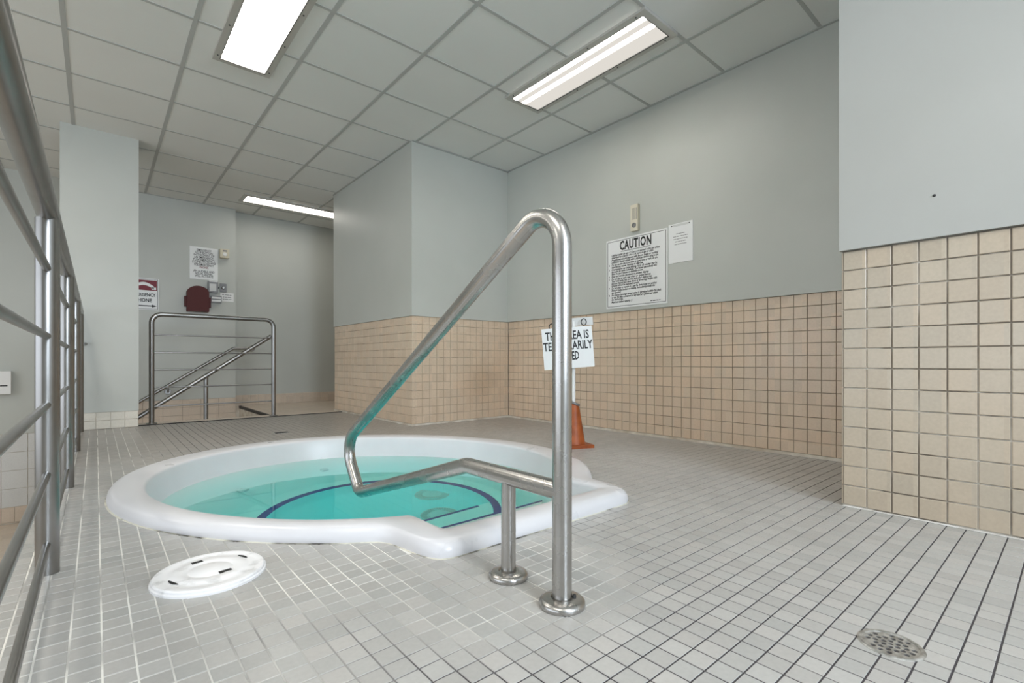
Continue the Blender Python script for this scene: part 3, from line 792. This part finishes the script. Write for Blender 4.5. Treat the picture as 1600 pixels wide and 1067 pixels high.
# ------------------------------------------------------------------ skimmer lid
sk = thing('skimmer_lid', 'round white painted skimmer lid set in the grey floor left of the tub', 'lid', (LID.x, LID.y, 0))
RL = 0.139
lathe('collar', [(RL + 0.001, -0.002), (RL + 0.001, 0.006), (RL - 0.004, 0.0085), (RL - 0.02, 0.0085)], (0, 0, 0), M['lid'], sk, 64)
lathe('cover', [(RL - 0.003, 0.006), (RL - 0.003, 0.013), (RL - 0.006, 0.0165), (RL - 0.020, 0.0175), (RL - 0.023, 0.0160), (0.092, 0.0160), (0.090, 0.0175), (0.058, 0.0178), (0.056, 0.0163), (0.052, 0.0163), (0.050, 0.0178), (0, 0.0182)], (0, 0, 0), M['lid'], sk, 64)
R3 = Vector((CA, -SA, 0))
for wx, wy, hw, ang in ((0.223, 1.667, 0.014, 0.5), (0.274, 1.549, 0.016, 0.5)):
    mt = Matrix.Translation((wx - LID.x, wy - LID.y, 0.0166)) @ Matrix.Rotation(ang - 0.35, 4, 'Z')
    box('finger_hole', -hw, hw, -0.007, 0.007, 0, 0.0018, M['lid_dirt'], sk, mtx=mt)
for c0, a0, a1 in (((0, 0), 3.30, 3.75), ((0, 0), 0.22, 0.62)):
    bm = bmesh.new()
    n = 10; vs = []
    for i in range(n + 1):
        a = a0 + (a1 - a0) * i / n
        wd = 0.0035 * math.sin(PI * (i + 0.6) / (n + 1.2)) + 0.001
        vs.append([bm.verts.new(((0.099 + s * wd) * math.cos(a), (0.099 + s * wd) * math.sin(a), 0.0176)) for s in (-1, 1)])
    for a, b in zip(vs, vs[1:]): bm.faces.new((a[0], a[1], b[1], b[0]))
    bobj('slot', bm, M['lid_dirt'], sk)

# ------------------------------------------------------------------ floor drain
fd = thing('floor_drain', 'round perforated metal floor drain in the right foreground', 'drain', (DR.x, DR.y, 0))
RD = 0.0585
def perforated(r_out, holes, z, depth):
    """plate with real holes: triangulated disc with hole loops filled"""
    bm = bmesh.new()
    edges = []
    def loop(cx, cy, r, n):
        vs = [bm.verts.new((cx + r * math.cos(2 * PI * j / n), cy + r * math.sin(2 * PI * j / n), z)) for j in range(n)]
        return [bm.edges.new((vs[j], vs[(j + 1) % n])) for j in range(n)]
    edges += loop(0, 0, r_out, 64)
    for hx_, hy_, hr_ in holes: edges += loop(hx_, hy_, hr_, 14)
    bmesh.ops.triangle_fill(bm, use_beauty=True, use_dissolve=False, edges=edges)
    dead = [f for f in bm.faces if any(math.hypot(f.calc_center_median().x - a, f.calc_center_median().y - b) < c * 0.95 for a, b, c in holes)]
    bmesh.ops.delete(bm, geom=dead, context='FACES_ONLY')
    r = bmesh.ops.extrude_face_region(bm, geom=bm.faces[:])
    bmesh.ops.translate(bm, vec=(0, 0, -depth), verts=[e for e in r['geom'] if isinstance(e, bmesh.types.BMVert)])
    return bm
holes = [(0, 0, 0.0044)]
for n_, rr, ph in ((6, 0.0135, 0.2), (12, 0.0265, 0.05), (16, 0.0395, 0.15)):
    for j in range(n_):
        a = 2 * PI * j / n_ + ph
        if n_ == 16 and j % 4 == 1: continue
        holes.append((rr * math.cos(a), rr * math.sin(a), 0.0050))
bobj('grate', perforated(0.0495, holes, 0.0012, 0.003), M['drain'], fd)
lathe('collar', [(0.0490, 0.000), (0.0490, 0.0020), (0.052, 0.0030), (RD - 0.003, 0.0025), (RD, 0.0005), (RD, -0.004)], (0, 0, 0), M['drain'], fd, 64)
lathe('cup', [(0.0495, -0.002), (0.046, -0.02), (0.030, -0.055), (0, -0.058)], (0, 0, 0), M['lid_dirt'], fd, 40)
fs = thing('floor_drain', 'small dark slotted floor drain behind the hot tub', 'drain', (1.19, 4.386, 0))
box('frame', -0.062, 0.062, -0.035, 0.035, 0.0, 0.0025, M['drain'], fs, 0.001)
for j in range(5):
    box('slot', -0.052, 0.052, -0.028 + j * 0.0125, -0.021 + j * 0.0125, 0.0022, 0.0032, M['lid_dirt'], fs)

# ------------------------------------------------------------------ cone with the closed sign
cc = Vector((2.575, 2.335, 0))
cn = thing('traffic_cone', 'scuffed orange cone carrying a white pole with the closed sign', 'cone', cc)
mt = Matrix.Rotation(math.radians(-22), 4, 'Z')
box('base', -0.105, 0.105, -0.105, 0.105, 0.0, 0.022, M['orange'], cn, 0.006, mt)
lathe('body', [(0.082, 0.020), (0.078, 0.030), (0.034, 0.300), (0.031, 0.302), (0.0, 0.302)], (0, 0, 0), M['orange'], cn, 36)
lathe('collar', [(0.014, 0.0), (0.040, 0.0), (0.043, 0.006), (0.040, 0.014), (0.014, 0.016)], (0, 0, 0.300), M['grey_box'], cn, 28, Matrix.Rotation(math.radians(24), 4, Vector((1, 1, 0))))
tube('pole', [(-0.003, 0, 0.28), (-0.003, 0, 0.885)], 0.0125, M['white'], cn, 16)
rt = Vector((CA, -SA, 0)).normalized(); fw = Vector((SA, CA, 0))
roll = math.radians(4.5)
dirr = (rt * math.cos(roll) + Vector((0, 0, 1)) * math.sin(roll)).normalized()
upp = (Vector((0, 0, 1)) * math.cos(roll) - rt * math.sin(roll)).normalized()
bo = at(899, 503, 3.44) - cc
box('header_board', -0.123, 0.123, -0.028, 0.028, -0.004, 0.004, M['clear'], cn, 0.002, face_mtx(bo, dirr, upp))
so = at(887.5, 543.5, 3.40)
sg = thing('closed_sign', 'white hanging sign reading THIS AREA IS TEMPORARILY CLOSED, half behind the rail post', 'sign', so)
box('plate', -0.176, 0.176, -0.143, 0.143, -0.002, 0.002, M['sign'], sg, 0.001, face_mtx((0, 0, 0), dirr, upp))
nn = dirr.cross(upp)
for k_, (ln, yy) in enumerate((('THIS AREA IS', 0.060), ('TEMPORARILY', -0.012), ('CLOSED', -0.084))):
    text('lettering', ln, 0.083, face_mtx(so + upp * yy + nn * 0.003 + dirr * (0.0 if k_ < 2 else -0.004), dirr, upp), M['black'], sg, sx=(0.64, 0.64, 0.50)[k_], bold=0.0018)
for px, py in ((862, 511), (912, 503)):
    c = at(px, py, 3.40) - so
    bm = bmesh.new()
    addtube(bm, [c + (dirr * math.cos(a) * 0.018 + upp * math.sin(a) * 0.022) + nn * 0.004 * math.sin(a) for a in [2 * PI * j / 20 for j in range(20)]], 0.0036, 8, closed=True)
    bobj('hook', bm, M['screw'], sg, True)

def print_lines(name, parent, plane, rows, h_, material, seed=1):
    """print too small to read in the photograph: rows of short dark strokes; rows are (half width, height)"""
    rnd = random.Random(seed); bm = bmesh.new()
    for hw_, z_ in rows:
        u = -hw_
        while u < hw_:
            e = min(hw_, u + h_ * rnd.uniform(0.8, 3.2))
            if plane == 'x': addbox(bm, -0.0050, -0.0040, -e, -u, z_ - h_ / 4, z_ + h_ / 4)
            else: addbox(bm, u, e, -0.0030, -0.0018, z_ - h_ / 4, z_ + h_ / 4)
            u = e + h_ * 0.45
    return bobj(name, bm, material, parent)
# ------------------------------------------------------------------ notices on the alcove wall (x = XA, facing -x; text runs towards -y)
XS = XA - PR
def wallA(y, z, dx=0.0): return face_mtx((XS - dx, y, z), (0, -1, 0))
CS = Vector((XS, 2.386, 1.350))
cs = thing('caution_sign', 'white framed CAUTION notice with spa rules, largest on the alcove wall', 'sign', CS)
WCS, HCS = 0.597, 0.588
box('plate', -0.006, 0.0, -WCS / 2, WCS / 2, -HCS / 2, HCS / 2, M['sign'], cs, 0.0015)
bm = bmesh.new()
i = 0.016; t_ = 0.0035
for a, b, c, d in ((-1, 1, -1, -1), (-1, 1, 1, 1), (-1, -1, -1, 1), (1, 1, -1, 1)):
    y0, y1 = a * (WCS / 2 - i), b * (WCS / 2 - i); z0, z1 = c * (HCS / 2 - i), d * (HCS / 2 - i)
    addbox(bm, -0.0066, -0.0055, min(y0, y1) - t_ / 2, max(y0, y1) + t_ / 2, min(z0, z1) - t_ / 2, max(z0, z1) + t_ / 2)
bobj('border', bm, M['black'], cs)
text('heading', 'CAUTION', 0.105, wallA(CS.y, CS.z + 0.195, 0.0072), M['black'], cs, sx=0.62, bold=0.0036, space=1.08)
box('underline', -0.0066, -0.0055, -0.145, 0.145, 0.180, 0.184, M['black'], cs)
rules = [
 ('', 'Children under the age of 12 are not allowed in the spa unless', 'supervised by a person who is 16 years of age or older.'),
 ('', 'Pregnant women and persons with known health or medical', 'conditions should consult with a physician before using a spa.'),
 ('2', 'Do not use the spa if you have an open sore or rash, or are', 'experiencing nausea, vomiting or diarrhea.'),
 ('3', 'Overexposure may cause fainting. 10 to 15 minutes may be', 'excessive for some individuals. Cool down periodically and', 'leave the spa if nausea or dizziness occurs.'),
 ('4', 'Enter and exit the spa slowly, to prevent slipping.'),
 ('5', 'Do not play or swim near drains or suction devices.', 'Your body parts, hair, jewelry and other objects may', 'become trapped and cause injury or drowning. People with', 'long hair should be especially careful.'),
 ('7', 'Do not enter or remain in a spa if a drain cover or suction', 'fitting is loose, broken or missing. Immediately notify the', 'spa operator.'),
 ('8', 'No food or beverage except water is permitted within the deck', 'or spa. No glass containers of any kind are permitted within', 'the deck or spa.'),
 ('', 'Maximum bather capacity: 5')]
z = 0.152
for rl_ in rules:
    if rl_[0]:
        text('lettering', rl_[0], 0.022, wallA(CS.y + 0.272, CS.z + z, 0.0072), M['black'], cs, align='LEFT', sx=0.9, bold=0.0006)
    for ln in rl_[1:]:
        text('lettering', ln, 0.0245, wallA(CS.y + 0.243, CS.z + z, 0.0072), M['black'], cs, align='LEFT', sx=0.76, bold=0.0005, shear=0.25)
        z -= 0.0188
    z -= 0.0030
im = print_lines('imprint', cs, 'x', [(0.045, -0.262)], 0.012, M['black'], 3); im.location = (-0.0025, -0.19, 0)
PN = Vector((XS, 1.980, 1.508))
pn = thing('paper_notice', 'smaller blank-looking white notice to the right of the caution sign', 'notice', PN)
box('sheet', -0.004, 0.0, -0.101, 0.101, -0.150, 0.150, M['sign'], pn, 0.0015)
for s in (-1, 1):
    lathe('screw', [(0, 0.003), (0.004, 0.002), (0.005, 0)], (-0.0045, s * 0.073, 0.135), M['screw'], pn, 10, Matrix.Rotation(-PI / 2, 4, 'Y'))
box('header_strip', -0.0048, -0.004, -0.066, 0.066, 0.127, 0.143, M['clear'], pn)
print_lines('print', pn, 'x', [(0.036, 0.070), (0.062, 0.050), (0.058, 0.030), (0.046, 0.010), (0.050, -0.010)], 0.0085, M['grey_box'], 5)
tb = thing('wall_alarm', 'narrow cream alarm box with a vent and round button above the caution sign', 'alarm', (XS, 2.383, 1.782))
box('case', -0.028, 0.0, -0.036, 0.036, -0.108, 0.108, M['cream'], tb, 0.005)
for j in range(4):
    box('vent_slot', -0.0292, -0.027, -0.022 + j * 0.013 - 0.002, -0.022 + j * 0.013 + 0.002, -0.015, 0.080, M['grey_box'], tb)
lathe('button', [(0.020, 0), (0.020, 0.003), (0.016, 0.004), (0.015, 0.001), (0, 0.002)], (-0.028, 0, -0.062), M['grey_box'], tb, 24, Matrix.Rotation(-PI / 2, 4, 'Y'))
ws = lathe('wall_screw', [(0, 0.004), (0.004, 0.003), (0.0055, 0)], (XN - PR, 0.352, 1.214), M['screw'], None, 10, Matrix.Rotation(-PI / 2, 4, 'Y'))
tag(ws, 'tiny dark screw left in the near right painted wall', 'screw')

# ------------------------------------------------------------------ items on the back wall (y = YB, facing -y)
def wallB(x, z, dy=0.0): return face_mtx((x, YB - dy, z), (1, 0, 0))
EP = Vector((0.440, YB, 1.425))
ep = thing('phone_sign', 'white emergency phone sign with maroon handset and arrow, partly behind column', 'sign', EP)
box('plate', -0.152, 0.152, -0.005, 0, -0.192, 0.192, M['sign'], ep, 0.0015)
bm = bmesh.new(); i, t_ = 0.010, 0.004
for a, b, c, d in ((-0.142, 0.142, -0.182, -0.178), (-0.142, 0.142, 0.178, 0.182), (-0.142, -0.138, -0.182, 0.182), (0.138, 0.142, -0.182, 0.182)):
    addbox(bm, a, b, -0.0058, -0.0045, c, d)
bobj('border', bm, M['black'], ep)
# handset pictogram: maroon panel with a white handset curve
box('picture_panel', -0.130, 0.130, -0.0062, -0.0048, 0.045, 0.168, M['maroon_print'], ep)
bm = bmesh.new()
arcp = [Vector((-0.10 + 0.20 * k_ / 12, -0.0072, 0.080 + 0.045 * math.sin(PI * k_ / 12))) for k_ in range(13)]
for a, b in zip(arcp, arcp[1:]):
    w0 = 0.018
    v = [bm.verts.new(p) for p in (a + Vector((0, 0, -w0)), b + Vector((0, 0, -w0)), b + Vector((0, 0, w0)), a + Vector((0, 0, w0)))]
    bm.faces.new(v)
addbox(bm, -0.122, -0.078, -0.0072, -0.0062, 0.056, 0.084); addbox(bm, 0.078, 0.122, -0.0072, -0.0062, 0.056, 0.084)
bobj('handset', bm, M['sign'], ep)
text('lettering', 'EMERGENCY', 0.058, wallB(EP.x, EP.z - 0.030, 0.007), M['black'], ep, sx=0.70, bold=0.0014)
text('lettering', 'PHONE', 0.060, wallB(EP.x, EP.z - 0.098, 0.007), M['black'], ep, sx=0.80, bold=0.0014)
bm = bmesh.new(); addbox(bm, -0.125, 0.085, -0.0062, -0.0048, -0.150, -0.138)
v = [bm.verts.new(p) for p in ((0.08, -0.0062, -0.162), (0.128, -0.0062, -0.144), (0.08, -0.0062, -0.126))]; bm.faces.new(v)
bobj('arrow', bm, M['black'], ep)
ES = Vector((1.066, YB, 1.873))
es = thing('stop_button_sign', 'white emergency stop button sign with lines of black capitals', 'sign', ES)
box('plate', -0.156, 0.156, -0.005, 0, -0.208, 0.208, M['sign'], es, 0.0015)
z = 0.155
for ln in ('EMERGENCY', 'STOP BUTTON', 'IN THE EVENT OF', 'AN EMERGENCY,', 'PUSH EMERGENCY', 'STOP BUTTON AND', 'USE EMERGENCY', 'PHONE.', '', 'AN AUDIBLE AND', 'VISUAL SIGNAL', 'WILL ACTIVATE'):
    if ln: text('lettering', ln, 0.040, wallB(ES.x, ES.z + z, 0.0065), M['maroon_print'] if ln == 'PHONE.' else M['black'], es, sx=0.72, bold=0.0004)
    else: z += 0.012
    z -= 0.0315
bc = thing('alarm_sounder', 'small beige square sounder with a round button, right of the stop sign', 'alarm', (1.290, YB, 2.025))
box('case', -0.052, 0.052, -0.075, 0, -0.058, 0.058, M['beige'], bc, 0.008)
lathe('button', [(0, 0.010), (0.020, 0.009), (0.026, 0)], (0, -0.075, -0.012), M['white'], bc, 20, Matrix.Rotation(PI / 2, 4, 'X'))
box('label_plate', -0.025, 0.025, -0.0765, -0.074, 0.024, 0.042, M['grey_box'], bc)
# maroon phone box with rounded top
ph = thing('emergency_phone', 'dark maroon round-topped emergency phone box on the back wall', 'phone', (0.990, YB, 1.24))
bm = bmesh.new()
prof = [(-0.118, 0.0), (0.118, 0.0), (0.118, 0.24)] + [(0.118 * math.cos(a), 0.24 + 0.085 * math.sin(a)) for a in [PI * j / 14 for j in range(1, 14)]] + [(-0.118, 0.24)]
fr = [bm.verts.new((x, -0.11, z)) for x, z in prof]; bk = [bm.verts.new((x, 0, z)) for x, z in prof]
bm.faces.new(fr); bm.faces.new(bk[::-1])
for j in range(len(prof)): bm.faces.new((fr[j], bk[j], bk[(j + 1) % len(prof)], fr[(j + 1) % len(prof)]))
bobj('cover', bm, M['maroon'], ph, True, 0.008)
for s in (-1, 1):
    box('side_latch', s * 0.130 - 0.013, s * 0.130 + 0.013, -0.075, -0.02, 0.06, 0.19, M['maroon'], ph, 0.004)
eb = thing('stop_button_box', 'grey hinged emergency stop button box below the stop sign', 'switch', (1.160, YB, 1.572))
box('case', -0.055, 0.055, -0.06, 0, -0.070, 0.070, M['grey_box'], eb, 0.005)
box('window', -0.040, 0.035, -0.0625, -0.059, -0.055, 0.042, M['clear'], eb)
box('top_plate', -0.045, 0.050, -0.064, -0.0, 0.066, 0.080, M['white'], eb, 0.002)
lathe('knob', [(0, 0.014), (0.012, 0.013), (0.014, 0)], (0.055, -0.03, 0.0), M['screw'], eb, 14, Matrix.Rotation(PI / 2, 4, 'Y'))
lb = thing('label_holder', 'white striped label holder to the right of the phone box', 'label', (1.200, YB, 1.418))
box('case', -0.060, 0.060, -0.035, 0, -0.045, 0.045, M['grey_box'], lb, 0.003)
for z in (-0.020, 0.018): box('strip', -0.052, 0.050, -0.0368, -0.034, z - 0.012, z + 0.012, M['white'], lb)
kb = thing('key_switch', 'small grey metal key switch right of the stop button box', 'switch', (1.282, YB, 1.578))
box('plate', -0.038, 0.038, -0.012, 0, -0.056, 0.056, M['grey_box'], kb, 0.002)
lathe('key_barrel', [(0, 0.022), (0.012, 0.022), (0.020, 0.004), (0.022, 0)], (0, -0.012, 0), M['steel'], kb, 20, Matrix.Rotation(PI / 2, 4, 'X'))
nl = thing('paper_label', 'small white paper label under the key switch', 'label', (1.328, YB, 1.458))
box('sheet', -0.078, 0.078, -0.002, 0, -0.058, 0.058, M['white'], nl)
print_lines('print', nl, 'y', [(0.058, 0.030), (0.048, 0.0), (0.052, -0.028)], 0.016, M['grey_box'], 8)
wbx = thing('wall_dispenser', 'white rounded wall box at the left picture edge, dark mark on front', 'wall box', (-0.792, YB, 0.378))
box('case', -0.110, 0.110, -0.07, 0, -0.120, 0.120, M['white'], wbx, 0.012)
box('mark', 0.030, 0.085, -0.0712, -0.0695, -0.036, -0.024, M['black'], wbx)

# ------------------------------------------------------------------ lettering to meshes
bpy.context.view_layer.update()
dg = bpy.context.evaluated_depsgraph_get()
for o in [o for o in bpy.data.objects if o.type == 'FONT']:
    me = bpy.data.meshes.new_from_object(o.evaluated_get(dg))
    n = o.name.split('.')[0]; par, mpi, mb, mt_ = o.parent, o.matrix_parent_inverse.copy(), o.matrix_basis.copy(), o.data.materials[0]
    cu = o.data
    bpy.data.objects.remove(o); bpy.data.curves.remove(cu)
    if not me.materials: me.materials.append(mt_)
    q = bpy.data.objects.new(n, me); C.objects.link(q)
    q.parent = par; q.matrix_parent_inverse = mpi; q.matrix_basis = mb
